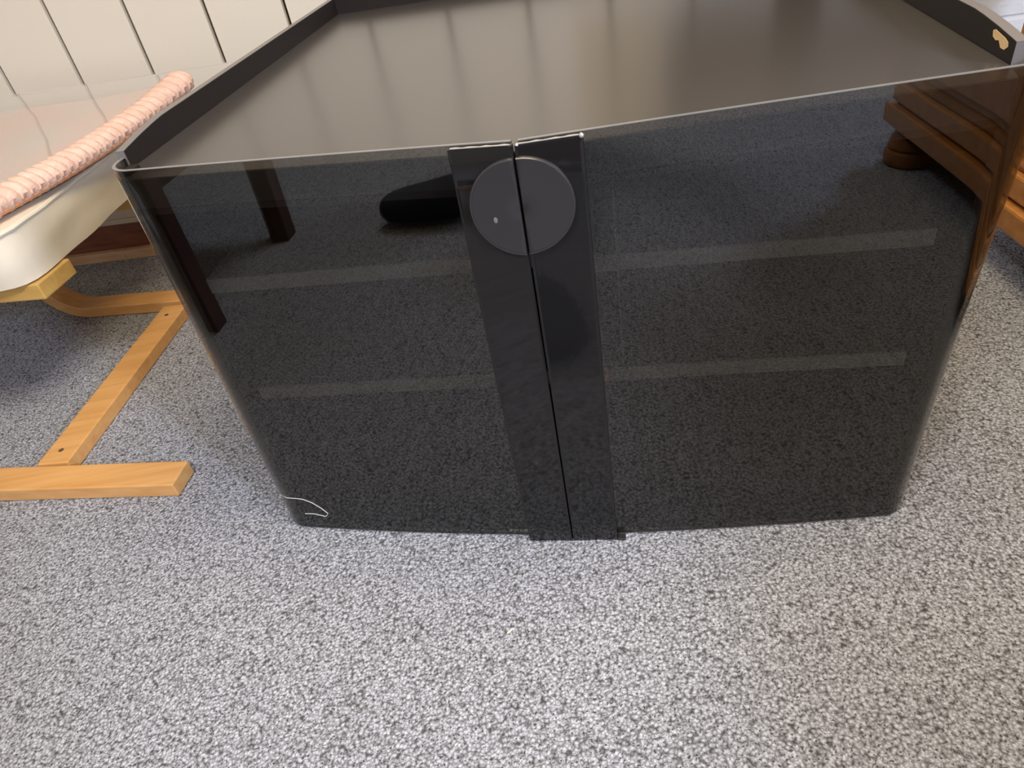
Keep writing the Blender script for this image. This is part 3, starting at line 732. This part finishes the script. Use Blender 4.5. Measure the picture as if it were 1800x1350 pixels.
for sx in (-1, 1):
    bm = bmesh.new(); bmesh.ops.create_uvsphere(bm, u_segments=14, v_segments=10, radius=0.0115); bmesh.ops.transform(bm, matrix=HM @ Matrix.Translation((sx * 0.031, 0.071, 0.006)), verts=bm.verts[:]); obj('eye', bm, 'eye', hd, True)
    bm = bmesh.new(); bmesh.ops.create_uvsphere(bm, u_segments=12, v_segments=8, radius=0.0055); bmesh.ops.transform(bm, matrix=HM @ Matrix.Translation((sx * 0.031, 0.0785, 0.004)), verts=bm.verts[:]); obj('iris', bm, 'iris', hd, True)
    bm = bmesh.new(); bmesh.ops.create_uvsphere(bm, u_segments=14, v_segments=10, radius=1)
    bmesh.ops.transform(bm, matrix=HM @ Matrix.Translation((sx * 0.077, -0.005, -0.005)) @ Matrix.Rotation(sx * 0.3, 4, 'Z') @ Matrix.Diagonal((0.007, 0.018, 0.030, 1)), verts=bm.verts[:]); obj('ear', bm, 'skin', hd, True)
bm = bmesh.new(); bmesh.ops.create_uvsphere(bm, u_segments=14, v_segments=8, radius=1)
bmesh.ops.transform(bm, matrix=HM @ Matrix.Translation((0, 0.083, -0.052)) @ Matrix.Diagonal((0.022, 0.008, 0.007, 1)), verts=bm.verts[:]); obj('mouth', bm, 'lips', hd, True)
bm = bmesh.new(); bmesh.ops.create_uvsphere(bm, u_segments=32, v_segments=24, radius=1)
for v in bm.verts:
    x, y, z = v.co; k = 1.0
    if y > 0.25 and z < 0.42: k = 0.80
    if z < -0.35: k = 0.80
    v.co = (x * 0.084 * k, (y * 0.106 - 0.006) * k, z * 0.120 * k + 0.006)
bmesh.ops.transform(bm, matrix=HM, verts=bm.verts[:]); obj('hair', bm, 'hair', hd, True)
# hands round the phone
def hand(wr_, palm, fdir, side, thumb, name='hand'):
    """palm centre, finger direction, spreading direction"""
    wr_, palm, fdir, side = Vector(wr_), Vector(palm), Vector(fdir).normalized(), Vector(side).normalized()
    V, E, R = [], [], []
    chain(V, E, R, L_([(tuple(wr_), 0.026), (tuple(palm), (0.030))]))
    for k in range(4):
        b = palm + side * (0.020 * (1.5 - k) / 1.0) + fdir * 0.022; Ln = (0.060, 0.068, 0.064, 0.050)[k]
        up = (Vector((0, 0.0, 0)) + thumb) * 0.5
        chain(V, E, R, L_([(tuple(b), 0.0105), (tuple(b + fdir * Ln * 0.5), 0.0095), (tuple(b + fdir * Ln * 0.72 + up * 0.018), 0.0085), (tuple(b + fdir * Ln * 0.75 + up * 0.040), 0.0075)]), 1)
    chain(V, E, R, L_([(tuple(palm + side * 0.036 + thumb * 0.004), 0.011), (tuple(palm + side * 0.050 + thumb * 0.022 + fdir * 0.018), 0.0100), (tuple(palm + side * 0.046 + thumb * 0.034 + fdir * 0.040), 0.0085)]), 1)
    return skinned(name, V, E, R, 'skin', pe, 1)
CX = Vector(cx_); CY = Vector(cy_); CZ = Vector(cz_)
cpos = Vector((0, 0, 0.85))
hand(wrR, tuple(cpos + CX * 0.098 - CY * 0.012 + CZ * 0.035), -CX * 0.3 + CY * 0.2 + CZ * -0.15 + CX * -0.5, CY, CZ)
hand(wrL, tuple(cpos - CX * 0.120 - CY * 0.012 + CZ * 0.035), CX * 0.8 + CY * 0.2 - CZ * 0.15, CY, CZ)
bm = bmesh.new(); box(bm, -0.080, 0.080, -0.060, 0.014, 0.006, 0.014, 0.003)
bmesh.ops.transform(bm, matrix=M4, verts=bm.verts[:]); ph = tag(obj('phone', bm, 'phone', None), 'black phone held up in both hands by the sitting person', 'phone')
bpy.context.view_layer.update()
